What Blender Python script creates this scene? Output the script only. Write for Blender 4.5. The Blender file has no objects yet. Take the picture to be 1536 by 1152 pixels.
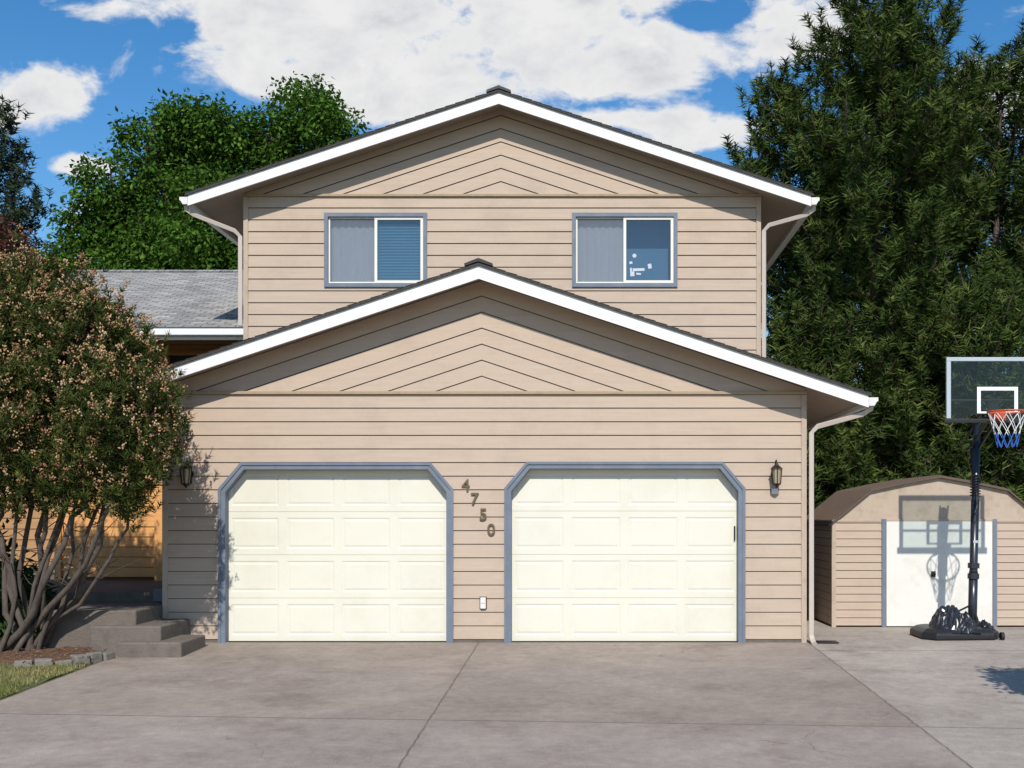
import bpy, math, random
import numpy as np
from mathutils import Vector
R=math.radians
sc=bpy.context.scene
random.seed(4)
# ------------------------------------------------------------------ helpers
def link(o,parent=None):
    sc.collection.objects.link(o)
    if parent: o.parent=parent
    return o
def empty(name,loc=(0,0,0)):
    o=bpy.data.objects.new(name,None); o.empty_display_size=.3; o.location=loc
    sc.collection.objects.link(o); return o
def mesh(name,v,f,mat,parent=None,smooth=False):
    m=bpy.data.meshes.new(name); m.from_pydata([tuple(p) for p in v],[],f); m.materials.append(mat)
    if smooth:
        for p in m.polygons: p.use_smooth=True
    m.update(); return link(bpy.data.objects.new(name,m),parent)
def mesh_np(name,v,f,mat,parent=None,tint=None):
    m=bpy.data.meshes.new(name); n,k=f.shape
    m.vertices.add(len(v)); m.vertices.foreach_set("co",v.astype(np.float32).ravel())
    m.loops.add(n*k); m.loops.foreach_set("vertex_index",f.astype(np.int32).ravel())
    m.polygons.add(n); m.polygons.foreach_set("loop_start",(np.arange(n)*k).astype(np.int32))
    if tint is not None:
        a=m.attributes.new("tint",'FLOAT','POINT'); a.data.foreach_set("value",tint.astype(np.float32))
    m.materials.append(mat); m.update(); m.validate()
    return link(bpy.data.objects.new(name,m),parent)
class MB:
    def __init__(s): s.v=[];s.f=[];s.mi=[]
    def add(s,v,f,mi=0):
        b=len(s.v); s.v+=[tuple(p) for p in v]; s.f+=[tuple(i+b for i in q) for q in f]; s.mi+=[mi]*len(f)
    def box(s,x0,x1,y0,y1,z0,z1):
        s.add([(x0,y0,z0),(x1,y0,z0),(x1,y1,z0),(x0,y1,z0),(x0,y0,z1),(x1,y0,z1),(x1,y1,z1),(x0,y1,z1)],
          [(0,3,2,1),(4,5,6,7),(0,1,5,4),(1,2,6,5),(2,3,7,6),(3,0,4,7)])
    def ext_xz(s,poly,y0,y1):
        n=len(poly); s.add([(x,y0,z) for x,z in poly]+[(x,y1,z) for x,z in poly],
          [tuple(range(n)),tuple(range(2*n-1,n-1,-1))]+[(i,i+n,(i+1)%n+n,(i+1)%n) for i in range(n)])
    def ext_yz(s,poly,x0,x1):
        n=len(poly); s.add([(x0,y,z) for y,z in poly]+[(x1,y,z) for y,z in poly],
          [tuple(range(n)),tuple(range(2*n-1,n-1,-1))]+[(i,i+n,(i+1)%n+n,(i+1)%n) for i in range(n)])
    def tube(s,pts,rad,n=8,cap=True,closed=False):
        pts=[Vector(p) for p in pts]; N=len(pts)
        if not hasattr(rad,'__len__'): rad=[rad]*N
        rings=[]; up=None
        for i,p in enumerate(pts):
            if closed: d=(pts[(i+1)%N]-pts[i-1])
            else: d=(pts[min(i+1,N-1)]-pts[max(i-1,0)])
            d.normalize()
            if up is None: up=Vector((0,0,1)) if abs(d.z)<.9 else Vector((0,1,0))
            a=d.cross(up)
            if a.length<1e-4: a=d.orthogonal()
            a.normalize(); b=a.cross(d).normalized(); up=b
            off=math.pi/4 if n==4 else 0
            rings.append([p+(a*math.cos(2*math.pi*k/n+off)+b*math.sin(2*math.pi*k/n+off))*rad[i] for k in range(n)])
        v=[q for r in rings for q in r]; f=[]
        M=N if closed else N-1
        for i in range(M):
            j=(i+1)%N
            for k in range(n): f.append((i*n+k,i*n+(k+1)%n,j*n+(k+1)%n,j*n+k))
        if cap and not closed: f+= [tuple(range(n-1,-1,-1)),tuple((N-1)*n+k for k in range(n))]
        s.add(v,f)
    def obj(s,name,mat,parent=None,smooth=False,bevel=0,mat2=None):
        o=mesh(name,s.v,s.f,mat,parent,smooth)
        if mat2:
            o.data.materials.append(mat2); o.data.polygons.foreach_set('material_index',s.mi)
        if bevel:
            b=o.modifiers.new('b','BEVEL'); b.width=bevel; b.segments=2; b.limit_method='ANGLE'
        return o
def box(name,x0,x1,y0,y1,z0,z1,mat,parent=None,bevel=0):
    m=MB(); m.box(x0,x1,y0,y1,z0,z1); return m.obj(name,mat,parent,bevel=bevel)
# ------------------------------------------------------------------ materials
def nmat(name):
    m=bpy.data.materials.new(name); m.use_nodes=True; nt=m.node_tree
    b=nt.nodes['Principled BSDF']; return m,nt,b
def N(nt,t,**kw):
    n=nt.nodes.new(t)
    for k,v in kw.items():
        if k in n.inputs.keys(): n.inputs[k].default_value=v
        else: setattr(n,k,v)
    return n
def math_(nt,op,a,b=None,c=None,clamp=False):
    n=nt.nodes.new('ShaderNodeMath'); n.operation=op; n.use_clamp=clamp
    for i,x in enumerate((a,b,c)):
        if x is None: continue
        if isinstance(x,(int,float)): n.inputs[i].default_value=x
        else: nt.links.new(x,n.inputs[i])
    return n.outputs[0]
def mixc(nt,f,a,b,mode='MIX'):
    n=nt.nodes.new('ShaderNodeMix'); n.data_type='RGBA'; n.blend_type=mode
    for s,x in ((n.inputs[0],f),(n.inputs[6],a),(n.inputs[7],b)):
        if isinstance(x,(int,float)): s.default_value=x
        elif isinstance(x,tuple): s.default_value=(*x[:3],1)
        else: nt.links.new(x,s)
    return n.outputs[2]
def simple(name,col,rough=.6,var=.12,scale=3,stretch=(1,1,1),bump=.0,bscale=40,metal=0,spec=.3,dirt=None,dscale=1.2):
    m,nt,b=nmat(name); tc=N(nt,'ShaderNodeTexCoord'); mp=N(nt,'ShaderNodeMapping'); mp.inputs['Scale'].default_value=stretch
    nt.links.new(tc.outputs['Object'],mp.inputs[0])
    no=N(nt,'ShaderNodeTexNoise',Scale=scale,Detail=4,Roughness=.65); nt.links.new(mp.outputs[0],no.inputs[0])
    f=math_(nt,'MULTIPLY_ADD',no.outputs[0],2*var*2,1-2*var)
    vm=N(nt,'ShaderNodeVectorMath',operation='SCALE'); vm.inputs[0].default_value=col; nt.links.new(f,vm.inputs['Scale'])
    out=vm.outputs[0]
    if dirt:
        n2=N(nt,'ShaderNodeTexNoise',Scale=dscale,Detail=5,Roughness=.7); nt.links.new(tc.outputs['Object'],n2.inputs[0])
        mr=N(nt,'ShaderNodeMapRange'); mr.inputs[1].default_value=.5; mr.inputs[2].default_value=.75; nt.links.new(n2.outputs[0],mr.inputs[0])
        out=mixc(nt,math_(nt,'MULTIPLY',mr.outputs[0],.5),out,dirt)
    nt.links.new(out,b.inputs['Base Color'])
    b.inputs['Roughness'].default_value=rough; b.inputs['Metallic'].default_value=metal; b.inputs['Specular IOR Level'].default_value=spec
    if bump:
        n3=N(nt,'ShaderNodeTexNoise',Scale=bscale,Detail=2); nt.links.new(mp.outputs[0],n3.inputs[0])
        bp=N(nt,'ShaderNodeBump',Strength=bump,Distance=.01); nt.links.new(n3.outputs[0],bp.inputs['Height']); nt.links.new(bp.outputs[0],b.inputs['Normal'])
    return m
SID=(.475,.370,.286)
M_sid=simple('siding_paint',SID,.7,.07,2.5,(.6,1,9),bump=.25,bscale=30,dirt=(.37,.285,.22),dscale=1.6)
M_sidS=simple('siding_side',SID,.7,.05,3,(1,.6,9))
M_lapshade_gasket=simple('lap_shade_and_gasket',(.08,.052,.036),.9,.2,8)  # dark brown painted as shadow lines on the siding laps; outlet gasket reuses it
M_trimb=simple('beige_trim',(.45,.36,.28),.65,.06,4,dirt=(.25,.18,.12),dscale=5)
M_band=simple('weathered_band',(.38,.29,.19),.8,.2,6,(1,1,1),bump=.3,dirt=(.10,.075,.05),dscale=6)
M_soff=simple('soffit_paint',(.38,.305,.24),.7,.06,3)
M_white=simple('white_fascia',(.78,.78,.78),.5,.03,3,dirt=(.55,.53,.5),dscale=3)
M_gut=simple('gutter_paint',(.68,.66,.63),.4,.04,3)
M_dsp=simple('downspout_paint',(.50,.43,.37),.45,.05,3)
M_blue=simple('blue_grey_trim',(.15,.178,.225),.6,.1,5,bump=.1,dirt=(.24,.25,.27),dscale=4)
M_door=simple('garage_door_paint',(.70,.67,.565),.5,.02,2,dirt=(.60,.565,.46),dscale=1.3)
M_dark=simple('dark_gap',(.02,.02,.02),.9,.1)
M_vinyl=simple('window_vinyl',(.74,.72,.64),.4,.03,3)
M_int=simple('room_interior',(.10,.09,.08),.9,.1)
M_curt=simple('curtain_cloth',(.60,.60,.62),.9,.08,5,(6,1,.4))
M_blind=simple('blind_slats',(.13,.28,.38),.5,.05,3)
M_brass=simple('number_metal',(.15,.11,.07),.4,.1,20,metal=.3)
M_lamp=simple('lantern_metal',(.035,.028,.02),.4,.2,20,metal=.5)
M_amb=simple('lantern_glass',(.36,.30,.20),.15,.1,10,spec=.8)
M_plate=simple('outlet_plastic',(.7,.69,.65),.4,.03)
M_wood=simple('orange_stained_wood',(.72,.36,.13),.55,.12,3,(.8,1,14),bump=.3,bscale=20)
M_woodd=simple('wood_post',(.30,.14,.06),.6,.15,3,(10,10,.8),bump=.2)
M_black=simple('black_plastic',(.018,.018,.020),.45,.2,8,bump=.2,bscale=30,spec=.4)
M_pole=simple('pole_steel',(.02,.022,.03),.3,.15,10,spec=.6)
M_bfr=simple('backboard_frame',(.42,.47,.50),.35,.05)
M_bw=simple('backboard_stripe',(.8,.82,.84),.4,.03)
M_rim=simple('rim_steel',(.50,.08,.025),.4,.1)
M_netw=simple('net_white',(.75,.75,.75),.8,.05)
M_netb=simple('net_blue',(.05,.14,.5),.8,.05)
M_metal=simple('shed_roof_metal',(.12,.085,.063),.5,.12,3,dirt=(.1,.07,.05))
M_sdoor=simple('shed_door_paint',(.72,.70,.64),.5,.04,2,bump=.1,bscale=6,dirt=(.5,.44,.36),dscale=2.5)
M_step=simple('step_concrete',(.15,.125,.105),.9,.3,6,bump=.8,bscale=50,dirt=(.07,.058,.047),dscale=3)
M_stone=simple('edging_stone',(.20,.18,.155),.9,.3,8,bump=.9,bscale=30,dirt=(.10,.085,.07),dscale=8)
M_mulch=simple('mulch',(.10,.055,.033),.95,.5,25,bump=1,bscale=40)
M_bark=simple('bark_pine',(.10,.072,.058),.9,.35,8,(1,1,.3))
M_barkg=simple('bark_grey',(.095,.075,.062),.9,.4,14,(1,1,.3),bump=.6,bscale=40)
def shingle(name,c1,c2):
    m,nt,b=nmat(name); tc=N(nt,'ShaderNodeTexCoord')
    br=N(nt,'ShaderNodeTexBrick'); nt.links.new(tc.outputs['Object'],br.inputs[0])
    br.inputs['Color1'].default_value=(*c1,1); br.inputs['Color2'].default_value=(*c2,1); br.inputs['Mortar'].default_value=(.06,.06,.06,1)
    br.inputs['Scale'].default_value=1; br.inputs['Brick Width'].default_value=.26; br.inputs['Row Height'].default_value=.15; br.inputs['Mortar Size'].default_value=.010
    no=N(nt,'ShaderNodeTexNoise',Scale=60,Detail=3); nt.links.new(tc.outputs['Object'],no.inputs[0])
    n2=N(nt,'ShaderNodeTexNoise',Scale=1.5,Detail=4); nt.links.new(tc.outputs['Object'],n2.inputs[0])
    n5=N(nt,'ShaderNodeTexNoise',Scale=9,Detail=3); nt.links.new(tc.outputs['Object'],n5.inputs[0])
    f=math_(nt,'ADD',math_(nt,'ADD',math_(nt,'MULTIPLY',no.outputs[0],.9),math_(nt,'MULTIPLY',n2.outputs[0],.6)),math_(nt,'MULTIPLY',n5.outputs[0],.8))
    nt.links.new(mixc(nt,1.0,br.outputs[0],f,'MULTIPLY'),b.inputs['Base Color']); b.inputs['Roughness'].default_value=.95
    return m
M_shg=shingle('grey_shingle',(.33,.315,.30),(.19,.185,.18))
M_shd=simple('dark_shingle',(.06,.055,.05),.95,.4,30)
def glass(name,tint,gl=.12,r=.02):
    m=bpy.data.materials.new(name); m.use_nodes=True; nt=m.node_tree; nt.nodes.clear()
    o=N(nt,'ShaderNodeOutputMaterial'); t=N(nt,'ShaderNodeBsdfTransparent'); t.inputs[0].default_value=(*tint,1)
    g=N(nt,'ShaderNodeBsdfGlossy'); g.inputs['Roughness'].default_value=r; mx=N(nt,'ShaderNodeMixShader'); mx.inputs[0].default_value=gl
    nt.links.new(t.outputs[0],mx.inputs[1]); nt.links.new(g.outputs[0],mx.inputs[2]); nt.links.new(mx.outputs[0],o.inputs[0]); return m
M_glass=glass('window_glass',(.78,.85,.90),.16)
M_acr=glass('acrylic_board',(.62,.70,.68),.04,.1)
def screen():
    m=bpy.data.materials.new('insect_screen'); m.use_nodes=True; nt=m.node_tree; nt.nodes.clear()
    o=N(nt,'ShaderNodeOutputMaterial'); t=N(nt,'ShaderNodeBsdfTransparent'); d=N(nt,'ShaderNodeBsdfDiffuse'); d.inputs[0].default_value=(.22,.22,.24,1)
    mx=N(nt,'ShaderNodeMixShader'); mx.inputs[0].default_value=.4
    nt.links.new(t.outputs[0],mx.inputs[1]); nt.links.new(d.outputs[0],mx.inputs[2]); nt.links.new(mx.outputs[0],o.inputs[0]); return m
M_scr=screen()
def foliage(name,dark,mid,light,trans=.3):
    m=bpy.data.materials.new(name); m.use_nodes=True; nt=m.node_tree; nt.nodes.clear()
    o=N(nt,'ShaderNodeOutputMaterial'); a=N(nt,'ShaderNodeAttribute'); a.attribute_name='tint'
    cr=N(nt,'ShaderNodeValToRGB'); e=cr.color_ramp.elements; e[0].color=(*dark,1); e[1].color=(*light,1); x=e.new(.5); x.color=(*mid,1)
    nt.links.new(a.outputs['Fac'],cr.inputs[0])
    d=N(nt,'ShaderNodeBsdfDiffuse')
    nt.links.new(cr.outputs[0],d.inputs[0])
    if trans>0:
        t=N(nt,'ShaderNodeBsdfTranslucent'); mx=N(nt,'ShaderNodeMixShader'); mx.inputs[0].default_value=trans; nt.links.new(cr.outputs[0],t.inputs[0])
        nt.links.new(d.outputs[0],mx.inputs[1]); nt.links.new(t.outputs[0],mx.inputs[2]); nt.links.new(mx.outputs[0],o.inputs[0])
    else: nt.links.new(d.outputs[0],o.inputs[0])
    return m
F_pine=foliage('pine_needles',(.020,.036,.010),(.050,.080,.020),(.15,.19,.05),0)
F_dkpine=foliage('dark_needles',(.02,.04,.025),(.045,.065,.04),(.09,.11,.06),0)
F_leaf=foliage('maple_leaves',(.03,.066,.012),(.070,.145,.022),(.16,.28,.045),.3)
F_bush=foliage('mugo_needles',(.024,.038,.012),(.058,.075,.02),(.14,.15,.045),0)
F_bud=foliage('mugo_buds',(.16,.085,.045),(.38,.225,.12),(.58,.41,.25),0)
F_far=foliage('far_leaves',(.03,.055,.02),(.05,.09,.03),(.09,.14,.05),0)
F_grass=foliage('grass_blades',(.08,.10,.03),(.16,.17,.05),(.34,.29,.13),0)
# ------------------------------------------------------------------ ground
def gz(y): return 0.0 if y>=0 else (.035*y if y>-30 else -1.05)
def strip(name,x0,x1,ys,dz,mat,nx=1):
    v=[];f=[]
    for y in ys:
        for i in range(nx+1): v.append((x0+(x1-x0)*i/nx,y,gz(y)+dz))
    n=nx+1
    for j in range(len(ys)-1):
        for i in range(nx): f.append((j*n+i,j*n+i+1,(j+1)*n+i+1,(j+1)*n+i))
    return mesh(name,v,f,mat)
M_grd=simple('ground_grass',(.11,.115,.045),.95,.3,2,dirt=(.2,.16,.09),dscale=.6)
strip('ground',-400,400,[-400,-30,0,40,400],0,M_grd)
def concrete():
    m,nt,b=nmat('driveway_concrete'); tc=N(nt,'ShaderNodeTexCoord'); sp=N(nt,'ShaderNodeSeparateXYZ'); nt.links.new(tc.outputs['Object'],sp.inputs[0])
    P=tc.outputs['Object']
    def noise(s,d=6,r=.6):
        n=N(nt,'ShaderNodeTexNoise',Scale=s,Detail=d,Roughness=r); nt.links.new(P,n.inputs[0]); return n.outputs[0]
    big=noise(.35,3,.6); med=noise(1.6,6,.7); fine=noise(90,2); mid2=noise(9,4,.7)
    f=math_(nt,'ADD',math_(nt,'MULTIPLY',big,.7),math_(nt,'ADD',math_(nt,'MULTIPLY',med,.75),math_(nt,'ADD',math_(nt,'MULTIPLY',fine,.7),math_(nt,'MULTIPLY',mid2,.6))))
    f=math_(nt,'ADD',f,-.39)
    X=sp.outputs[0];Y=sp.outputs[1]
    right=math_(nt,'GREATER_THAN',X,2.75)
    near=math_(nt,'LESS_THAN',math_(nt,'ADD',Y,math_(nt,'MULTIPLY',X,.065)),-4.5)
    base=mixc(nt,right,(.30,.247,.205),(.355,.305,.258))
    base=mixc(nt,math_(nt,'MULTIPLY',near,.3),base,(.35,.305,.265))
    col=mixc(nt,1.0,base,f,'MULTIPLY')
    st=N(nt,'ShaderNodeMapRange'); st.inputs[1].default_value=.53; st.inputs[2].default_value=.70; nt.links.new(noise(.9,6,.75),st.inputs[0])
    col=mixc(nt,math_(nt,'MULTIPLY',st.outputs[0],.55),col,(.16,.115,.088))
    w=math_(nt,'MULTIPLY_ADD',noise(7,2),.03,-.015)
    def line(expr,wd):
        a=math_(nt,'ABSOLUTE',math_(nt,'ADD',expr,w)); mr=N(nt,'ShaderNodeMapRange'); mr.inputs[1].default_value=wd*.5; mr.inputs[2].default_value=wd*1.3
        mr.inputs[3].default_value=1; mr.inputs[4].default_value=0; nt.links.new(a,mr.inputs[0]); return mr.outputs[0]
    L=line(math_(nt,'ADD',X,1.355),.010)
    for e,wd in ((math_(nt,'ADD',X,-2.76),.012),(math_(nt,'ADD',math_(nt,'ADD',Y,math_(nt,'MULTIPLY',X,.065)),4.5),.013),(math_(nt,'ADD',math_(nt,'ADD',Y,math_(nt,'MULTIPLY',X,.065)),9.2),.012)):
        L=math_(nt,'MAXIMUM',L,line(e,wd))
    L=math_(nt,'MULTIPLY',L,math_(nt,'MULTIPLY_ADD',mid2,1.6,-.1,clamp=True))
    rc=math_(nt,'MULTIPLY',line(math_(nt,'ADD',Y,.65),.010),right); L=math_(nt,'MAXIMUM',L,rc)
    vo=N(nt,'ShaderNodeTexVoronoi',Scale=.38,feature='DISTANCE_TO_EDGE')
    wv=N(nt,'ShaderNodeVectorMath',operation='ADD'); sn=N(nt,'ShaderNodeTexNoise',Scale=2.5,Detail=5); nt.links.new(P,sn.inputs[0])
    sv=N(nt,'ShaderNodeVectorMath',operation='SCALE'); sv.inputs['Scale'].default_value=.5; nt.links.new(sn.outputs['Color'],sv.inputs[0])
    nt.links.new(P,wv.inputs[0]); nt.links.new(sv.outputs[0],wv.inputs[1]); nt.links.new(wv.outputs[0],vo.inputs[0])
    cm=N(nt,'ShaderNodeMapRange'); cm.inputs[1].default_value=.0; cm.inputs[2].default_value=.0045; cm.inputs[3].default_value=.5; cm.inputs[4].default_value=0; nt.links.new(vo.outputs[0],cm.inputs[0])
    gate=N(nt,'ShaderNodeMapRange'); gate.inputs[1].default_value=.50; gate.inputs[2].default_value=.56; nt.links.new(noise(.5,1),gate.inputs[0])
    L=math_(nt,'MAXIMUM',L,math_(nt,'MULTIPLY',cm.outputs[0],gate.outputs[0]))
    col=mixc(nt,math_(nt,'MULTIPLY',L,.85),col,(.075,.06,.045))
    nt.links.new(col,b.inputs['Base Color']); b.inputs['Roughness'].default_value=.9; b.inputs['Specular IOR Level'].default_value=.2
    bp=N(nt,'ShaderNodeBump',Strength=.5,Distance=.006); nt.links.new(fine,bp.inputs['Height']); nt.links.new(bp.outputs[0],b.inputs['Normal'])
    return m
M_con=concrete()
v=[(-5.45,-29.9),(14,-29.9),(14,0),(2.6,0),(-5.45,0),(14,9),(2.6,9)]
mesh('driveway',[(x,y,gz(y)+.006) for x,y in v],[(0,1,2,3,4),(3,2,5,6)],M_con)
# ------------------------------------------------------------------ siding builders
SHADE_H=.009  # height of the dark strip that paints a lap shadow on each board
def siding(name,u0,u1,z0,z1,e,fn,mat,parent,openings=(),out=.015,shade_h=None):
    g_=shade_h or SHADE_H
    mb=MB(); z=z0; rows=[]
    while z<z1-1e-6: rows.append(z); z+=e
    def at(op,z):
        zs,ls,rr=op
        if z<zs[0] or z>zs[-1]: return None
        return (float(np.interp(z,zs,ls)),float(np.interp(z,zs,rr)))
    for rz in rows:
        rt=min(rz+e,z1); ks=sorted({rz,rt,max(rt-g_,rz)}|{k for op in openings for k in op[0] if rz<k<rt})
        for i in range(len(ks)-1):
            za,zb=ks[i],ks[i+1]; zm=(za+zb)/2
            act=sorted([op for op in openings if at(op,zm)],key=lambda o:at(o,zm)[0])
            la=lb=u0; segs=[]
            for op in act:
                a=at(op,za+1e-5); b=at(op,zb-1e-5); segs.append((la,a[0],lb,b[0])); la,lb=a[1],b[1]
            segs.append((la,u1,lb,u1))
            na=out*(1-(za-rz)/e); nb=out*(1-(zb-rz)/e)
            for a0,a1,b0,b1 in segs:
                mb.add([fn(a0,na,za),fn(a1,na,za),fn(b1,nb,zb),fn(b0,nb,zb)],[(0,1,2,3)],1 if zm>rt-g_ else 0)  # top strip of each row gets the painted lap shadow
                if i==0: mb.add([fn(a0,out,za),fn(a1,out,za),fn(a1,0,za),fn(a0,0,za)],[(0,1,2,3)],1)  # lip face coloured dark as well, part of the painted lap shadow
    return mb.obj(name,mat,parent,mat2=M_lapshade_gasket)
def chevron(name,xc,cmax,z0,xl,xr,s,e,y0,mat,parent,out=.015):
    mb=MB()
    for sg,W in ((-1,xc-xl),(1,xr-xc)):
        c=z0
        while c<cmax:
            ct=min(c+e,cmax)
            for ca,c1,mi in ((c,ct-SHADE_H*1.1,0),(ct-SHADE_H*1.1,ct,1)):  # board colour, then a top strip painted dark as lap shadow
                poly=[(0,ca),(W,ca-s*W),(W,c1-s*W),(0,c1)]
                o=[]
                for i in range(4):
                    a,b=poly[i],poly[(i+1)%4]
                    ia,ib=a[1]>=z0-1e-9,b[1]>=z0-1e-9
                    if ia:o.append(a)
                    if ia!=ib:
                        t=(z0-a[1])/(b[1]-a[1]); o.append((a[0]+t*(b[0]-a[0]),z0))
                if len(o)>2:
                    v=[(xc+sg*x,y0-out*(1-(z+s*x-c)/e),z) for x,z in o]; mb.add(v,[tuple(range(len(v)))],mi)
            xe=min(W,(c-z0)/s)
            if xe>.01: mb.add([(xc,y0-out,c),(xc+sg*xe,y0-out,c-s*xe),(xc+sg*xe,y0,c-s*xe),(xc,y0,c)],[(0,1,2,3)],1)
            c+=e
    return mb.obj(name,mat,parent,mat2=M_lapshade_gasket)
def joints(name,lst,y0,parent,e=.17,z0=0):
    mb=MB()
    for x,row in lst:
        z=z0+row*e; mb.add([(x,y0-.0165,z+.002),(x+.003,y0-.0165,z+.002),(x+.003,y0-.002,z+e-.004),(x,y0-.002,z+e-.004)],[(0,1,2,3)])
    mb.obj(name,M_trimb,parent)
# ------------------------------------------------------------------ house
H=empty('suburban_house')
def chopen(x0,x1,zt,cw=.28,ch=.33,ins=.02):
    x0+=ins;x1-=ins;zt-=ins
    return ([-.1,zt-ch,zt],[x0,x0,x0+cw],[x1,x1,x1-cw])
D1=(-4.60,-1.675,2.25); D2=(-1.033,1.967,2.26)
GL,GR=-5.283,2.717; UL,UR=-4.914,2.471; UY=2.09
WY=3.6
front=lambda u,n,z:(u,-n,z)
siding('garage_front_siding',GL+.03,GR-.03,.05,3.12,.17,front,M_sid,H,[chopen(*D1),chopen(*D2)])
box('garage_sill_left',GL,D1[0]+.02,.0,.1,-.02,.05,M_step,H)
box('garage_sill_mid',D1[1]-.02,D2[0]+.02,.0,.1,-.02,.05,M_step,H)
box('garage_sill_right',D2[1]-.02,GR,.0,.1,-.02,.05,M_step,H)
chevron('garage_gable_siding',-1.32,4.56,3.14,GL,GR,.333,.2,0,M_sid,H)
mb=MB(); mb.box(GL-.02,GR+.02,-.035,0.02,3.105,3.145); mb.obj('garage_band',M_band,H,bevel=.006)
for nm,x in (('garage_corner_left',GL),('garage_corner_right',GR)):
    box(nm,x-.02 if x<0 else x-.045,x+.045 if x<0 else x+.02,-.026,.06,0,3.10,M_trimb,H)
siding('garage_side_right',.06,9,.02,3.4,.17,lambda u,n,z:(GR+n,u,z),M_sidS,H)
siding('garage_side_left',.06,WY,.02,3.3,.17,lambda u,n,z:(GL-n,u,z),M_sidS,H)
joints('board_joints_garage',[(-3.9,14),(-2.1,13),(-.95,15),(.6,17),(1.4,14),(-1.6,4),(2.2,6),(2.15,11),(-1.35,12)],0,H,z0=.05)
def uwin(x0,x1): return ([4.867,5.93],[x0+.02]*2,[x1-.02]*2)
W1=(-3.774,-2.299); W2=(-.22,1.293)
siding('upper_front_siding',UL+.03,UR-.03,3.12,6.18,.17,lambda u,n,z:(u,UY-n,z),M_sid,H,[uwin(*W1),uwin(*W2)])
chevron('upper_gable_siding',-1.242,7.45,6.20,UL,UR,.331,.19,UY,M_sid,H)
mb=MB(); mb.box(UL-.02,UR+.02,UY-.035,UY+.02,6.165,6.203); mb.obj('upper_band',M_band,H,bevel=.006)
for nm,x in (('upper_corner_left',UL),('upper_corner_right',UR)):
    box(nm,x-.02 if x<0 else x-.045,x+.045 if x<0 else x+.02,UY-.026,UY+.06,3,6.16,M_trimb,H)
siding('upper_side_right',UY+.06,10,3,6.4,.17,lambda u,n,z:(UR+n,u,z),M_sidS,H)
siding('upper_side_left',UY+.06,10,3,6.4,.17,lambda u,n,z:(UL-n,u,z),M_sidS,H)
joints('board_joints_upper',[(-1.9,4),(-.6,7),(1.8,5),(2.1,11),(-4.3,9),(-1.2,12),(1.6,14),(-4.4,15)],UY,H,z0=3.12)
def roof(pre,xc,za,s,xl,xr,y0,y1l,y1r,cap_y1):
    z=lambda x,dz:za-s*abs(x-xc)+dz
    for tag,xe,y1 in (('left',xl,y1l),('right',xr,y1r)):
        sg=1 if xe>xc else -1
        a=MB(); a.ext_xz([(xc,za),(xe+sg*.03,z(xe+sg*.03,0)),(xe+sg*.03,z(xe+sg*.03,-.03)),(xc,za-.03)],y0-.025,y1); a.obj(f'{pre}_shingles_{tag}',M_shd,H)
        a=MB(); a.ext_xz([(xc,za-.032),(xe-sg*.025,z(xe-sg*.025,-.032)),(xe-sg*.025,z(xe-sg*.025,-.12)),(xc,za-.12)],y0+.03,y1); a.obj(f'{pre}_soffit_{tag}',M_soff,H)
        a=MB(); a.ext_xz([(xc,za-.031),(xe,z(xe,-.031)),(xe,z(xe,-.175)),(xc,za-.19)],y0,y0+.028); a.obj(f'{pre}_rake_board_{tag}',M_white,H)
        a=MB(); x2=xe-sg*.023; a.ext_xz([(xe,z(xe,-.034)),(x2,z(x2,-.034)),(x2,z(xe,-.165)),(xe,z(xe,-.165))],y0+.03,y1); a.obj(f'{pre}_eave_board_{tag}',M_white,H)
        g=MB(); zt=z(xe,-.055); P=[(0.003,0),(.003,-.10),(.07,-.10),(.10,-.05),(.115,-.045),(.115,0),(.105,0),(.105,-.035),(.09,-.045),(.063,-.09),(.013,-.09),(.013,0)]
        g.ext_xz([(xe+sg*px,zt+pz) for px,pz in P],y0+.0,y1)
        g.ext_xz([(xe+sg*px,zt+pz) for px,pz in P[:6]],y0-.004,y0-.001); g.obj(f'{pre}_gutter_{tag}',M_gut,H)
    st=MB()
    for sg,xe in ((-1,xl),(1,xr)):
        x=.2
        while x<abs(xe-xc):
            X=xc+sg*x; X2=xc+sg*min(x+.13,abs(xe-xc)+.03); st.ext_xz([(X,z(X,.001)),(X2,z(X2,.001)),(X2,z(X2,.011)),(X,z(X,.003))],y0-.03,y0+.35); x+=.14
    st.obj(f'{pre}_shingle_edges',M_shd,H)
    c=MB(); w=.17
    c.ext_xz([(xc,za+.055),(xc+w,za-s*w+.045),(xc+w,za-s*w+.012),(xc,za+.012),(xc-w,za-s*w+.012),(xc-w,za-s*w+.045)],y0-.04,cap_y1); c.obj(f'{pre}_ridge_cap',M_black,H)
roof('garage_roof',-1.32,4.66,.333,-6.06,3.417,-.4,2.4,9,UY-.0)
roof('upper_roof',-1.242,7.55,.331,-5.60,3.137,UY-.4,10.3,10.3,10.3)
box('garage_core',GL+.03,GR-.03,.45,8.9,.0,3.1,M_int,H); 
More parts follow.
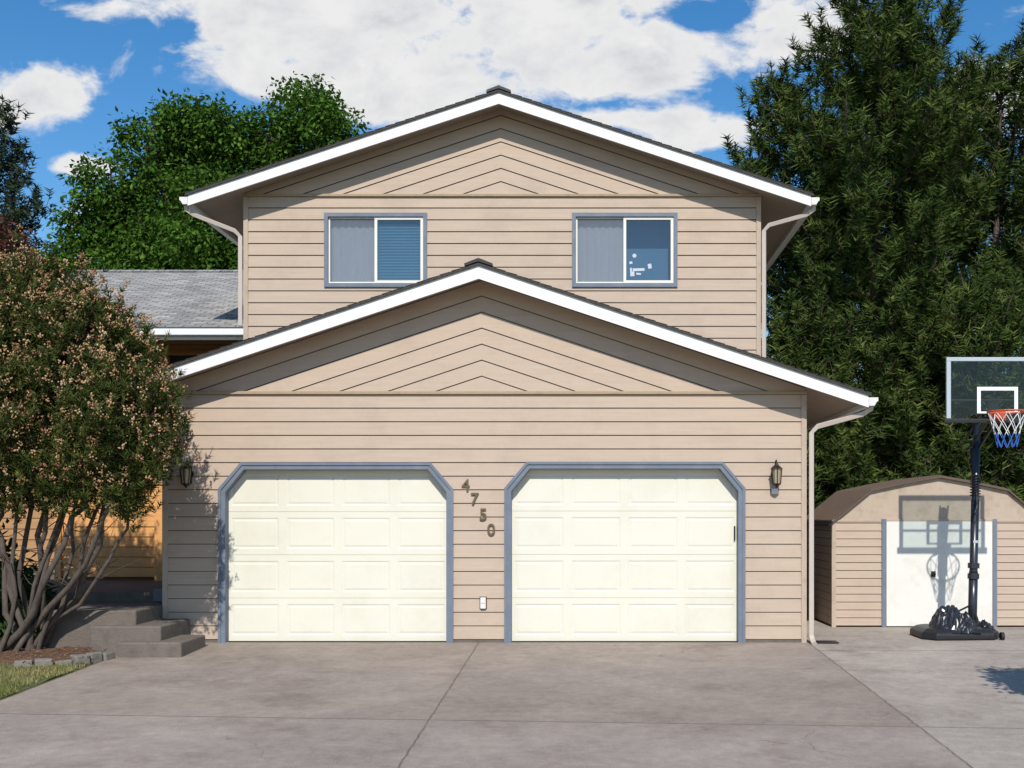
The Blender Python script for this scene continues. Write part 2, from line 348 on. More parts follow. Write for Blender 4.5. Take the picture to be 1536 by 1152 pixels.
def gdoor(tag,x0,x1,zt):
    cw,ch,t=.28,.33,.085
    xo=[(x0,0),(x0,zt-ch),(x0+cw,zt),(x1-cw,zt),(x1,zt-ch),(x1,0)]
    k=.035
    xi=[(x0+t,0),(x0+t,zt-ch-k),(x0+cw+k,zt-t),(x1-cw-k,zt-t),(x1-t,zt-ch-k),(x1-t,0)]
    v=[];f=[]
    for (ax,az),(bx,bz) in zip(xo,xi): v+=[(ax,-.035,az),(bx,-.035,bz),(bx,.16,bz),(ax,.16,az)]
    for i in range(5):
        a=4*i;b=a+4
        for p in range(4): f.append((a+p,a+(p+1)%4,b+(p+1)%4,b+p))
    f+=[(0,1,2,3),(20,23,22,21)]
    o=mesh(f'door_trim_{tag}',v,f,M_blue,H); bv=o.modifiers.new('b','BEVEL'); bv.width=.006; bv.segments=2; bv.limit_method='ANGLE'
    xm=[(x0+.03,0),(x0+.03,zt-ch-.012),(x0+cw+.012,zt-.03),(x1-cw-.012,zt-.03),(x1-.03,zt-ch-.012),(x1-.03,0)]
    v=[];f=[]
    for (ax,az),(bx,bz) in zip(xo,xm): v+=[(ax-.004 if ax<(x0+x1)/2 else ax+.004,-.048,az+.004),(bx,-.048,bz),(bx,-.03,bz),(ax,-.03,az)]
    for i in range(5):
        a=4*i;b=a+4
        for p in range(4): f.append((a+p,a+(p+1)%4,b+(p+1)%4,b+p))
    mesh(f'door_casing_{tag}',v,f,M_blue,H)
    mb=MB(); yd=.105; a0,a1=x0+t-.02,x1-t+.02; top=zt-t+.02
    hs=(top-.01)/4; W=(a1-a0); cwid=W/4
    def rect(X0,X1,Z0,Z1,y): return [(X0,y,Z0),(X1,y,Z0),(X1,y,Z1),(X0,y,Z1)]
    for r in range(4):
        za=.012+r*hs; zb=za+hs-.004
        for c in range(4):
            X0=a0+c*cwid; X1=X0+cwid
            px0,px1=X0+.05,X1-.05; pz0,pz1=za+.075,zb-.075
            rings=[rect(X0,X1,za,zb,yd),rect(px0,px1,pz0,pz1,yd),rect(px0+.014,px1-.014,pz0+.014,pz1-.014,yd+.0055),rect(px0+.024,px1-.024,pz0+.024,pz1-.024,yd+.0055),rect(px0+.046,px1-.046,pz0+.046,pz1-.046,yd+.001)]
            vv=[p for q in rings for p in q]; ff=[]
            for i in range(4):
                for j in range(4): ff.append((i*4+j,i*4+(j+1)%4,(i+1)*4+(j+1)%4,(i+1)*4+j))
            ff.append((16,17,18,19)); mb.add(vv,ff)
        mb.add([(a0,yd,zb),(a1,yd,zb),(a1,yd+.010,zb+.002),(a0,yd+.010,zb+.002)],[(0,1,2,3)])
        mb.add([(a0,yd+.010,za-.002),(a1,yd+.010,za-.002),(a1,yd,za),(a0,yd,za)],[(0,1,2,3)])
    mb.obj(f'garage_door_{tag}',M_door,H)
    box(f'door_backing_{tag}',a0,a1,yd+.02,yd+.05,0.0,top,M_dark,H)
    box(f'door_seal_{tag}',a0+.02,a1-.02,yd-.012,yd+.018,.0,.013,M_dark,H)
gdoor('left',*D1); gdoor('right',*D2)
box('door_handle',1.845,1.862,.075,.104,1.28,1.46,M_dark,H,.004)
def window(tag,x0,x1,z0,z1,y,right='blind'):
    t=.055
    m=MB()
    m.box(x0,x1,y-.04,y+.02,z1-t,z1); m.box(x0,x1,y-.04,y+.02,z0,z0+t); m.box(x0,x0+t,y-.04,y+.02,z0+t,z1-t); m.box(x1-t,x1,y-.04,y+.02,z0+t,z1-t)
    m.obj(f'window_trim_{tag}',M_blue,H)
    a0,a1,b0,b1=x0+t,x1-t,z0+t,z1-t; w=.035; xm=(a0+a1)/2
    m=MB()
    for A0,A1,yy,w2 in ((a0,xm+.02,y+.0,.024),(xm-.02,a1,y-.018,.042)):
        m.box(A0,A1,yy,yy+.04,b1-w2,b1-.001); m.box(A0,A1,yy,yy+.04,b0+.001,b0+w2)
        m.box(A0+.001,A0+w2,yy,yy+.04,b0+w2,b1-w2); m.box(A1-w2,A1-.001,yy,yy+.04,b0+w2,b1-w2)
    m.obj(f'window_frame_{tag}',M_vinyl,H,bevel=.004)
    mesh(f'glass_left_{tag}',[(a0+.02,y+.02,b0+.02),(xm,y+.02,b0+.02),(xm,y+.02,b1-.02),(a0+.02,y+.02,b1-.02)],[(0,1,2,3)],M_glass,H)
    mesh(f'glass_right_{tag}',[(xm,y+.005,b0+.03),(a1-.02,y+.005,b0+.03),(a1-.02,y+.005,b1-.03),(xm,y+.005,b1-.03)],[(0,1,2,3)],M_glass,H)
    mesh(f'screen_{tag}',[(a0+.02,y+.008,b0+.02),(xm-.02,y+.008,b0+.02),(xm-.02,y+.008,b1-.02),(a0+.02,y+.008,b1-.02)],[(0,1,2,3)],M_scr,H)
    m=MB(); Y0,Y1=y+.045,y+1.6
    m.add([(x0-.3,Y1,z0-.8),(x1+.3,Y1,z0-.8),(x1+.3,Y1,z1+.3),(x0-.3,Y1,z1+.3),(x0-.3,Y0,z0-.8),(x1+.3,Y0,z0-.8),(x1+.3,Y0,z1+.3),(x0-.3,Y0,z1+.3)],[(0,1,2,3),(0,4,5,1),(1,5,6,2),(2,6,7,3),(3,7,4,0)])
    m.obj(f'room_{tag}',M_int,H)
    n=60; v=[];f=[]
    for i in range(n+1):
        x=a0+(xm-a0)*i/n; yy=y+.10+.010*math.sin(i*.7)+.004*math.sin(i*2.3)
        v+=[(x,yy,b0-.1),(x,yy,b1+.05)]
        if i: f.append((2*i-2,2*i,2*i+1,2*i-1))
    mesh(f'curtain_{tag}',v,f,M_curt,H,True)
    if right=='blind':
        m=MB(); z=b0
        while z<b1:
            m.add([(xm-.02,y+.055,z),(a1,y+.055,z),(a1,y+.075,z+.019),(xm-.02,y+.075,z+.019)],[(0,1,2,3)]); z+=.022
        m.obj(f'blinds_{tag}',M_blind,H)
    else:
        m=MB()
        for (dx,dz,s1,s2,an) in ((.14,.37,.05,.05,0),(.09,.27,.05,.04,.6),(.11,.11,.07,.08,.1),(.20,.17,.20,.045,.1),(.20,.11,.08,.03,-.3),(.36,.22,.06,.08,.6),(.09,.17,.03,.06,.1)):
            cx=xm+dx; cz=b0+dz+.03; c,s=math.cos(an*.3),math.sin(an*.3)
            n=4 if s1!=s2 else 9; rot=.785 if n==4 else 0
            pts=[(cx+(s1*.6*math.cos(2*math.pi*k/n+rot)*c-s2*.6*math.sin(2*math.pi*k/n+rot)*s),y+.0035,cz+(s1*.6*math.cos(2*math.pi*k/n+rot)*s+s2*.6*math.sin(2*math.pi*k/n+rot)*c)) for k in range(n)]
            m.add(pts,[tuple(range(n))])
        m.obj(f'window_stickers_{tag}',simple('paper_note',(.5,.53,.58),.7),H)
        box(f'blinds_{tag}',xm,a1,y+.35,y+.37,b0-.1,b1+.1,simple('dark_blue_shade',(.06,.13,.20),.7),H)
window('left',*W1,4.867,5.93,UY)
window('right',*W2,4.867,5.93,UY,'dark')
# left wing
wy=WY
M_wingw=simple('wing_cedar',(.40,.22,.10),.6,.15,3,(.6,1,10))
siding('wing_front_siding',-10.4,UL-.02,.7,4.35,.17,lambda u,n,z:(u,wy-n,z),M_wingw,H,[([2.0,4.12],[-6.6]*2,[-5.5]*2)])
m=MB(); m.box(-6.65,-5.45,wy-.04,wy,4.10,4.18); m.box(-6.65,-6.57,wy-.04,wy,2.0,4.10); m.box(-5.53,-5.45,wy-.04,wy,2.0,4.10); m.box(-6.09,-6.03,wy-.03,wy,2.0,4.10); m.obj('wing_window_trim',M_woodd,H)
box('wing_window_glass',-6.57,-5.53,wy+.02,wy+.03,2.0,4.10,M_dark,H)
box('wing_foundation',-10.4,UL,wy-.01,wy+.1,-.05,.7,M_step,H)
a=MB(); a.ext_yz([(2.55,4.375),(9.5,6.69),(16,4.5),(16,4.45),(9.5,6.65),(2.55,4.335)],-10.7,UL-.01); ro=a.obj('wing_roof_shingles',M_shg,H)
a=MB(); y=2.56
while y<9.3:
    z=4.375+(y-2.55)*.333; a.add([(-10.7,y,z+.012),(UL-.012,y,z+.012),(UL-.012,y+.145,z+.145*.333+.002),(-10.7,y+.145,z+.145*.333+.002),(-10.7,y,z),(UL-.012,y,z)],[(0,1,2,3),(4,5,1,0)]); y+=.15
a.obj('wing_roof_courses',M_shg,H)
a=MB(); a.ext_yz([(2.62,4.32),(9.5,6.62),(16,4.4),(16,4.3),(9.5,6.5),(2.62,4.23)],-10.6,UL-.02); a.obj('wing_soffit',M_soff,H)
box('wing_fascia',-10.65,UL-.02,2.59,2.615,4.19,4.335,M_white,H)
box('wing_gutter',-10.6,UL-.03,2.48,2.588,4.245,4.34,M_white,H,.01)
box('wing_side',-10.4,-10.3,wy,15.5,0,4.4,M_sidS,H)
a=MB(); 
for i in range(34):
    x=-10.7+i*.17; a.ext_yz([(9.36,6.665),(9.5,6.73),(9.64,6.665),(9.5,6.70)],x,x+.16)
a.obj('wing_ridge_cap',M_shg,H)
def dspout(name,pts,r=.042):
    a=MB(); a.tube(pts,r,4); a.obj(name,M_dsp,H,bevel=.006)
dspout('downspout_garage',[(3.47,-.30,2.98),(3.47,-.30,2.90),(3.38,-.26,2.84),(2.86,-.08,2.70),(2.79,-.06,2.62),(2.79,-.06,.10),(2.80,-.10,.04),(2.80,-.17,.01)])
dspout('downspout_upper_right',[(3.19,UY-.3,5.99),(3.19,UY-.3,5.90),(3.10,UY-.26,5.84),(2.60,UY-.08,5.74),(2.53,UY-.05,5.66),(2.53,UY-.05,3.46)])
dspout('downspout_upper_left',[(-5.65,UY-.3,5.99),(-5.65,UY-.3,5.90),(-5.56,UY-.26,5.84),(-5.04,UY-.08,5.66),(-4.97,UY-.05,5.58),(-4.97,UY-.05,4.3)])
# ------------------------------------------------------------------ wall items
HN=empty('house_number')
for ch,x,z in (('4',-1.517,1.965),('7',-1.408,1.795),('5',-1.30,1.60),('0',-1.2,1.41)):
    c=bpy.data.curves.new('digit_'+ch,'FONT'); c.body=ch; c.size=.205; c.extrude=.008; c.offset=.003; c.align_x='CENTER'; c.align_y='CENTER'
    c.materials.append(M_brass); o=bpy.data.objects.new('digit_'+ch,c); o.location=(x,-.026,z); o.rotation_euler=(R(90),0,0); link(o,HN)
EO=empty('electrical_outlet')
box('cover',-1.335,-1.265,-.05,-.012,.43,.57,M_plate,EO,.008); box('flap',-1.325,-1.275,-.058,-.051,.50,.56,M_plate,EO,.004); box('gasket',-1.345,-1.255,-.016,-.008,.42,.58,M_lapshade_gasket,EO)
def lantern(x,z,name):
    L=empty(name); y=-.014
    m=MB(); m.tube([(x,y,z+.02),(x,y-.02,z+.02)],[.055,.05],12)
    m.box(x-.03,x+.03,y-.012,y,z-.1,z+.12)
    m.tube([(x,y-.01,z+.07),(x,y-.05,z+.17),(x,y-.10,z+.19),(x,y-.13,z+.155)],.009,6)
    m.tube([(x,y-.13,z+.16),(x,y-.13,z+.135),(x,y-.13,z+.12),(x,y-.13,z+.085),(x,y-.13,z+.08)],[.008,.025,.035,.075,.078],6)
    m.tube([(x,y-.13,z-.10),(x,y-.13,z-.115),(x,y-.13,z-.135),(x,y-.13,z-.16)],[.055,.05,.02,.006],6)
    for k in range(6):
        a=k*math.pi/3+math.pi/2; 
        m.tube([(x+.068*math.cos(a),y-.13+.068*math.sin(a),z+.085),(x+.052*math.cos(a),y-.13+.052*math.sin(a),z-.105)],.0075,4)
    m.obj('cage',M_lamp,L)
    g=MB(); g.tube([(x,y-.13,z+.082),(x,y-.13,z-.1)],[.062,.047],6); g.obj('glass_body',M_amb,L)
lantern(-4.967,2.09,'wall_lantern'); lantern(2.342,2.09,'wall_lantern')
box('doorbell_box',2.30,2.375,-.05,-.012,1.86,1.93,M_plate,EO,.006)
mt=MB(); mt.box(2.86,3.12,-.12,.10,.008,.02); mt.obj('drain_grate',M_black)
# ------------------------------------------------------------------ porch, steps, screen fence
S=empty('concrete_steps')
for i,(x0,x1,y0,y1,z) in enumerate(((-5.40,-4.66,-1.15,-.32,.14),(-5.78,-4.95,-1.0,-.045,.31),(-6.35,-5.30,-.85,.5,.48))):
    m=MB(); m.box(x0,x1,y0,y1,-.12,z); m.obj(f'step_{i+1}',M_step,S,bevel=.02)
m=MB(); m.box(-10,-5.31,.505,WY-.02,-.1,.60); m.obj('porch_slab',M_step,S,bevel=.015)
m=MB(); m.box(-5.60,-5.30,.44,.50,.485,.64); m.obj('riser_board',M_blue,S)
F=empty('wooden_fence'); fy=2.95
m=MB(); z=.66
while z<1.9:
    m.box(-7.95,-6.54,fy,fy+.025,z,z+.138); z+=.152
m.obj('slats',M_wood,F,bevel=.003)
m=MB(); m.box(-6.54,-6.42,fy-.04,fy+.07,.60,2.03); m.box(-8.05,-7.95,fy-.04,fy+.07,.60,2.03); m.box(-7.95,-6.54,fy+.028,fy+.07,1.0,1.06);m.box(-7.95,-6.54,fy+.028,fy+.07,1.7,1.76); m.obj('posts',M_wood,F,bevel=.006)
def patch(name,x0,x1,y0,y1,h,mat,n=60):
    xs=np.linspace(x0,x1,n); ys=np.linspace(y0,y1,n); v=[]
    for y in ys:
        for x in xs:
            e=min(1,(x1-x)/.25,(y-y0)/.2); v.append((x,y,gz(y)+.01+h*max(e,0)+random.uniform(-.012,.012)))
    f=[(j*n+i,j*n+i+1,(j+1)*n+i+1,(j+1)*n+i) for j in range(n-1) for i in range(n-1)]
    return mesh(name,v,f,mat)
patch('mulch_bed',-9,-5.5,-1.75,.5,.07,M_mulch)
patch('lawn',-16,-5.5,-14,-1.8,.03,M_grd,50)
SE=MB()
pts=[(-5.46,-1.18),(-5.50,-1.36),(-5.56,-1.54),(-5.66,-1.70),(-5.80,-1.83),(-5.97,-1.92),(-6.16,-1.97)]
for i in range(len(pts)-1):
    p,q=Vector((*pts[i],0)),Vector((*pts[i+1],0)); d=(q-p).normalized(); n=Vector((-d.y,d.x,0)); 
    p2=p+d*.008; q2=q-d*.008; z=gz(p.y); h=z+.09+random.uniform(-.02,.02); w1=.06+random.uniform(-.01,.02)
    SE.add([(*(p2-n*w1).xy,z-.05),(*(q2-n*w1).xy,z-.05),(*(q2+n*w1).xy,z-.05),(*(p2+n*w1).xy,z-.05),(*(p2-n*(w1-.012)).xy,h),(*(q2-n*(w1-.012)).xy,h+random.uniform(-.012,.012)),(*(q2+n*(w1-.01)).xy,h),(*(p2+n*(w1-.01)).xy,h)],[(0,3,2,1),(4,5,6,7),(0,1,5,4),(1,2,6,5),(2,3,7,6),(3,0,4,7)])
SE.obj('stone_edging',M_stone,bevel=.015)
# ------------------------------------------------------------------ foliage generators
def unit(a): return a/np.maximum(np.linalg.norm(a,axis=1,keepdims=True),1e-6)
def needles(C,Dr,n,L,w,spread,back,rng,tbias=None):
    K=len(C); c=np.repeat(C,n,0); d=np.repeat(unit(Dr),n,0); r=rng.normal(size=(K*n,3)); r-=d*np.sum(r*d,1,keepdims=True); r=unit(r)
    t=rng.uniform(0,1,(K*n,1)); base=c-d*back*t
    nd=unit(d*(1-spread*rng.uniform(.5,1.2,(K*n,1)))+r*spread)
    l=L*rng.uniform(.6,1.15,(K*n,1)); tip=base+nd*l; s=unit(np.cross(nd,rng.normal(size=(K*n,3))))*w*.5
    v=np.stack([base-s,base+s,tip],1).reshape(-1,3); f=np.arange(K*n*3).reshape(-1,3)
    tk=np.clip(rng.normal(.40,.2,K),0,1)
    if tbias is not None: tk=tk+tbias
    tn=np.repeat(tk,n)+rng.normal(0,.1,K*n)+(1-t[:,0])*.18-.08; tn=np.repeat(np.clip(tn,0,1),3); tn[2::3]+=.12
    return v,f,np.clip(tn,0,1)
def leaves(C,n,rad,L,w,rng,droop=.4,cen=None,mean=.5):
    K=len(C); c=np.repeat(C,n,0); o=np.clip(rng.normal(size=(K*n,3)),-1.7,1.7)*rad*np.array([1,1,.7]); p=c+o
    d=unit(unit(o)+rng.normal(size=(K*n,3))*.5+np.array([0,0,-droop])); s=unit(np.cross(d,rng.normal(size=(K*n,3))*.6+np.array([0,0,1])))
    l=L*rng.uniform(.6,1.2,(K*n,1)); ww=w*rng.uniform(.7,1.2,(K*n,1))
    nn=np.cross(d,s)
    v=np.stack([p,p+d*l*.45+s*ww*.5+nn*ww*.15,p+d*l,p+d*l*.45-s*ww*.5+nn*ww*.15],1).reshape(-1,3); f=np.arange(K*n*4).reshape(-1,4)
    tn=np.repeat(np.clip(rng.normal(mean,.18,K),0,1),n)+rng.normal(0,.12,K*n); return v,f,np.repeat(np.clip(tn,0,1),4)
def pine(name,loc,Ht,Rad,seed,nb=64,fol=F_pine,prof=None,nn=28,L=.21,w=.028,zmin=.05,dens=1.0,step=.21,back=.26):
    rg=np.random.default_rng(seed); P=empty(name); wood=MB(); C=[];D=[]
    loc=np.array(loc,float); bend=rg.uniform(-.3,.3,2)
    def tr(t): return loc+np.array([bend[0]*math.sin(t*3),bend[1]*math.sin(t*2.5),Ht*t])
    r0=Ht*.015
    wood.tube([tr(t) for t in np.linspace(0,.985,16)],[r0*(1-t)+.015 for t in np.linspace(0,.985,16)],9)
    prof=prof or (lambda t:(1-t)**.45)
    for i in range(nb):
        t=zmin+(1-zmin-.02)*((i+rg.uniform(0,.8))/nb)**.95; az=i*2.39996+rg.uniform(-.4,.4)
        ln=max(.5,Rad*prof(t)*rg.uniform(.6,1.15)); h=np.array([math.cos(az),math.sin(az),0])
        a=rg.uniform(-.05,.3)+.40*t; b=rg.uniform(.2,.55)
        st=tr(t); S_=np.linspace(0,1,8); wob=rg.normal(0,.04*ln,(8,3)); wob[0]=0
        pts=[st+h*ln*s+np.array([0,0,ln*(a*s+b*s*s)])+wob[k]*.6 for k,s in enumerate(S_)]
        wood.tube(pts,[max(.008,.016*ln*(1-.85*s)) for s in S_],5,cap=False)
        ns=int(max(5,ln*6.5*dens))
        for k in range(ns):
            s=.14+.86*(k+rg.uniform(0,1))/ns; s=min(s,1); x=s*7; i0=min(int(x),6); p=pts[i0]*(1-(x-i0))+pts[i0+1]*(x-i0)
            bd=pts[min(i0+1,7)]-pts[i0]; bd/=np.linalg.norm(bd)
            sd=np.cross(bd,[0,0,1])*rg.choice([-1,1]); d=bd*rg.uniform(.4,1)+sd*rg.uniform(.2,1.)+np.array([0,0,rg.uniform(-.4,.7)]); d/=np.linalg.norm(d)
            sl=rg.uniform(.4,.85)*(1.2-.5*s)*min(1,ln/1.5+.3); q=[p+d*sl*u+np.array([0,0,.3*sl*u*u]) for u in (0,.35,.7,1)]
            wood.tube(q,[.012,.01,.008,.005],3,cap=False)
            for u in np.arange(.3,1.01,step/max(sl,.2)):
                C.append(p+d*sl*u+np.array([0,0,.3*sl*u*u])+rg.normal(0,.07,3)); dd=d*.7+np.array([0,0,.6*u+.3])+rg.normal(0,.3,3); D.append(dd)
            if rg.random()<.9:
                C.append(q[-1]+np.array([0,0,.12])); D.append(d*.25+np.array([0,0,1.0]))
        C.append(pts[-1]+np.array([0,0,.1])); D.append(np.array([0,0,1.])+h*.3)
    for k in range(5): C.append(tr(.985)+np.array([0,0,.12*k-.2])); D.append(np.array([0.,0,1])+rg.normal(0,.1,3))
    wood.obj('trunk_and_limbs',M_bark,P,True)
    C=np.array(C);D=np.array(D)
    v,f,tn=needles(C,D,nn,L,w,.72,back,rg)
    mesh_np('needles',v,f,fol,P,tn); return P
pp=lambda t:(1-t)**.33*(.84+.16*math.sin(t*11+1))
pine('pine_tree',(6.4,10,-.1),12.5,3.9,11,nb=150,prof=pp,dens=1.15)
pine('pine_tree',(9.9,12.5,-.1),12.2,3.6,12,nb=110,prof=pp,nn=24,w=.034)
pine('pine_tree',(4.6,12.5,-.1),11.9,2.5,13,nb=100,prof=pp,nn=24,w=.034)
pine('pine_tree',(7.6,13.0,-.1),11.4,2.8,14,nb=80,prof=pp,nn=20,w=.036)
pine('pine_tree',(-16.0,16,-.1),12.4,2.1,15,nb=100,fol=F_dkpine,nn=20,L=.2,w=.04)
pine('pine_tree',(12.5,8.5,-.1),8.5,2.8,17,nb=50,nn=18,w=.03)
pine('pine_tree',(8.2,8.3,-.1),5.8,2.6,18,nb=60,nn=22,w=.028)
pine('pine_tree',(4.6,8.6,-.1),5.4,1.9,19,nb=50,nn=22,w=.028)
def broadleaf(name,base,lumps,ncl,seed,nleaf,L,w,rad,fol,bark,r0=.25,mean=.5,droop=.4):
    rg=np.random.default_rng(seed); P=empty(name); wd=MB(); base=np.array(base,float)
    cs=np.array([l[:3] for l in lumps]); top=base.copy(); top[2]=min(cs[:,2])-.3; cen=cs.mean(0); top[:2]=base[:2]*.6+cen[:2]*.4
    wd.tube([base,base*.5+top*.5+np.array([.1,0,0]),top],[r0,r0*.8,r0*.6],9)
    for l in lumps:
        c=np.array(l[:3]); m=(top+c)/2+rg.normal(0,.3,3)*r0*3; wd.tube([top,m,c],[r0*.5,r0*.3,r0*.12],6,cap=False)
        for k in range(9):
            q=c+unit(rg.normal(size=(1,3)))[0]*np.array(l[3:6])*rg.uniform(.5,.85); wd.tube([m*.3+c*.7,(c+q)/2+rg.normal(0,.08,3),q],[r0*.14,r0*.08,r0*.03],4,cap=False)
    wd.obj('trunk_and_limbs',bark,P,True)
    vol=np.array([l[3]*l[4]*l[5] for l in lumps])**(2/3); vol/=vol.sum(); C=[]
    for l,wt in zip(lumps,vol):
        k=int(ncl*wt); d=unit(rg.normal(size=(k,3))); r=rg.uniform(.3,1,(k,1))**.4
        kn=1+.08*np.sin(d[:,:1]*7+l[0])+.08*np.sin(d[:,1:2]*8+l[2])+.08*np.sin(d[:,2:]*9)
        C.append(np.array(l[:3])+d*r*kn*np.array(l[3:6]))
    C=np.concatenate(C); C=C[C[:,2]>base[2]+.15]
    v,f,tn=leaves(C,nleaf,rad,L,w,rg,droop,mean=mean); mesh_np('leaves',v,f,fol,P,tn); return P
ml=[(-10.4,16,8.8,2.2,2.3,2.8),(-7.6,16.5,9.3,1.8,2.0,2.6),(-12.2,15.5,7.2,2.1,2.1,2.1),(-9.2,15.5,10.2,1.2,1.3,1.5),(-6.4,16,8.6,1.4,1.5,2.4),(-8.8,14.6,7.6,2.6,1.8,2.6),(-13.4,15.6,6.2,1.5,1.5,1.7)]
rl=random.Random(9)
for (x,z,r) in ((-11.2,11.1,.95),(-10.2,11.6,.9),(-9.3,11.4,.8),(-7.4,12.1,.85),(-6.7,11.5,.85),(-8.2,11.3,.8),(-5.9,10.6,.75),(-12.2,10.0,.85),(-12.9,9.0,.85),(-13.7,7.8,.75),(-14.4,6.6,.7),(-5.6,9.4,.7),(-10.0,9.6,1.0),(-8.3,9.8,1.0),(-11.4,8.4,1.0),(-9.6,7.6,1.0),(-12.9,7.0,.9),(-7.2,8.6,1.0)):
    ml.append((x,14.9+rl.uniform(-.3,.5),z,r,r*.9,r*.85))
broadleaf('maple_tree',(-9.5,16,0),ml,3500,21,46,.155,.085,.20,F_leaf,M_bark,.35,.45,.7)
broadleaf('hedge_background',(-12,26,-.2),[(-26+i*3.1,27+random.uniform(-1,1),1.8+random.uniform(0,1.5),2.3,1.6,2.4) for i in range(18)],2600,22,14,.45,.24,.4,F_far,M_bark,.2)
broadleaf('young_tree',(5.3,-5.6,-.25),[(4.95,-5.5,2.35,.75,.6,.6)],190,23,28,.11,.06,.12,F_leaf,M_barkg,.05)
broadleaf('garden_shrub',(-8.0,-.2,0),[(-8.0,-.1,.75,.8,.5,.8),(-7.4,.1,.5,.45,.35,.5)],300,24,26,.16,.05,.14,F_far,M_barkg,.03,.3)
broadleaf('plum_tree',(-12.5,7,0),[(-11.3,7,5.6,1.0,1.0,1.5)],260,25,24,.12,.07,.16,foliage('plum_leaves',(.06,.02,.02),(.12,.05,.035),(.2,.09,.06),.2),M_bark,.1)
# mugo pine bush
def bush():
    rg=np.random.default_rng(31); P=empty('mugo_pine_bush'); wd=MB()
    lumps=[(-6.45,-1.1,3.92,.76,.8,.72),(-5.62,-1.4,3.35,.68,.8,.70),(-5.10,-1.6,2.75,.58,.7,.60),(-6.4,-1.2,2.95,.95,.9,.85),(-7.3,-1.0,3.6,.9,.9,.95),(-5.50,-1.5,2.28,.62,.6,.50),(-6.95,-1.1,2.35,.75,.7,.60),(-7.9,-1,2.9,.8,.8,.9),(-4.90,-1.6,2.28,.40,.5,.45),(-6.3,-1.2,2.15,.6,.6,.40),(-4.95,-1.55,1.92,.30,.35,.28)]
    base=np.array([-6.62,-1.05,.02]); tg=[]
    vol=np.array([l[3]*l[4]*l[5] for l in lumps])**.8; vol/=vol.sum()
    for l,wt in zip(lumps,vol):
        k=int(820*wt); d=unit(rg.normal(size=(k,3))); r=rg.uniform(.25,1,(k,1))**.42; tg.append(np.array(l[:3])+d*r*np.array(l[3:6]))
    tg=np.concatenate(tg)
    stems=[]
    for i,l in enumerate(lumps+[(-5.6,-1.2,2.6),(-6.2,-.8,2.9),(-7.0,-1.3,3.0),(-5.3,-1.3,2.2),(-6.0,-.9,2.5)]):
        c=np.array(l[:3]); b=base+np.array([rg.uniform(-.3,.3),rg.uniform(-.2,.2),0]); m=b*.55+c*.45+np.array([(c[0]-b[0])*.22,rg.uniform(-.15,.15),-.25+rg.uniform(-.15,.1)]); m2=b*.2+c*.8+rg.normal(0,.1,3)
        ts=np.linspace(0,1,11); pts=[b*(1-t)**3+3*m*t*(1-t)**2+3*m2*t*t*(1-t)+c*t**3+rg.normal(0,.034,3)*(t>0) for t in ts]
        rr=rg.uniform(.022,.048); wd.tube(pts,[rr*(1-.65*t) for t in ts],7,cap=False); stems.append(np.array(pts[3:]))
        for q in range(7):
            k=rg.integers(3,8); p=np.array(pts[k]); d=unit(rg.normal(size=(1,3)))[0]*np.array([1,.8,.5])+np.array([0,0,.5]); ll=rg.uniform(.2,.5)
            wd.tube([p,p+d*ll*.5+rg.normal(0,.03,3),p+d*ll],[.008,.006,.003],3,cap=False)
    sp=np.concatenate(stems); C=[];D=[];TB=[]
    for q in tg:
        dd=np.linalg.norm(sp-q,axis=1)+np.maximum(0,sp[:,2]-q[2]+.1)*1.5; s=sp[np.argmin(dd)]
        m=(s+q)/2+np.array([0,0,-.08])+rg.normal(0,.05,3); wd.tube([s,m,q],[.014,.010,.005],3,cap=False)
        k=18; o=rg.normal(size=(k,3))*np.array([.12,.12,.11]); C.append(q+o); D.append(unit(o)*.6+np.array([0,0,1.0])+rg.normal(0,.25,(k,3))); TB.append(np.full(k,rg.normal(0,.12)))
    wd.obj('stems',M_barkg,P,True)
    C=np.concatenate(C);D=unit(np.concatenate(D));TB=np.concatenate(TB)
    v,f,tn=needles(C,D,20,.085,.013,.60,.13,rg,TB); mesh_np('needles',v,f,F_bush,P,tn)
    sel=rg.random(len(C))<.42; c=C[sel]+D[sel]*.045; d=D[sel]; nb=8; K=len(c)
    cc=np.repeat(c,nb,0)+rg.normal(size=(K*nb,3))*.018+np.repeat(d,nb,0)*rg.uniform(-.02,.045,(K*nb,1)); ax=unit(np.repeat(d,nb,0)*.7+rg.normal(size=(K*nb,3))*.45+np.array([0,0,.3]))
    s=unit(np.cross(ax,rg.normal(size=(K*nb,3)))); t=np.cross(ax,s); l=rg.uniform(.024,.046,(K*nb,1)); r=rg.uniform(.0085,.0145,(K*nb,1))
    V=np.stack([cc,cc+ax*l*.5+s*r,cc+ax*l*.5+t*r,cc+ax*l*.5-s*r,cc+ax*l*.5-t*r,cc+ax*l],1).reshape(-1,3)
    F0=np.array([(0,2,1),(0,3,2),(0,4,3),(0,1,4),(5,1,2),(5,2,3),(5,3,4),(5,4,1)]); Fc=(np.arange(K*nb)[:,None,None]*6+F0[None]).reshape(-1,3)
    tn=np.repeat(np.clip(np.repeat(rg.normal(.45,.25,K),nb)+rg.normal(0,.12,K*nb),0,1),6); mesh_np('cones',V,Fc,F_bud,P,tn)
bush()
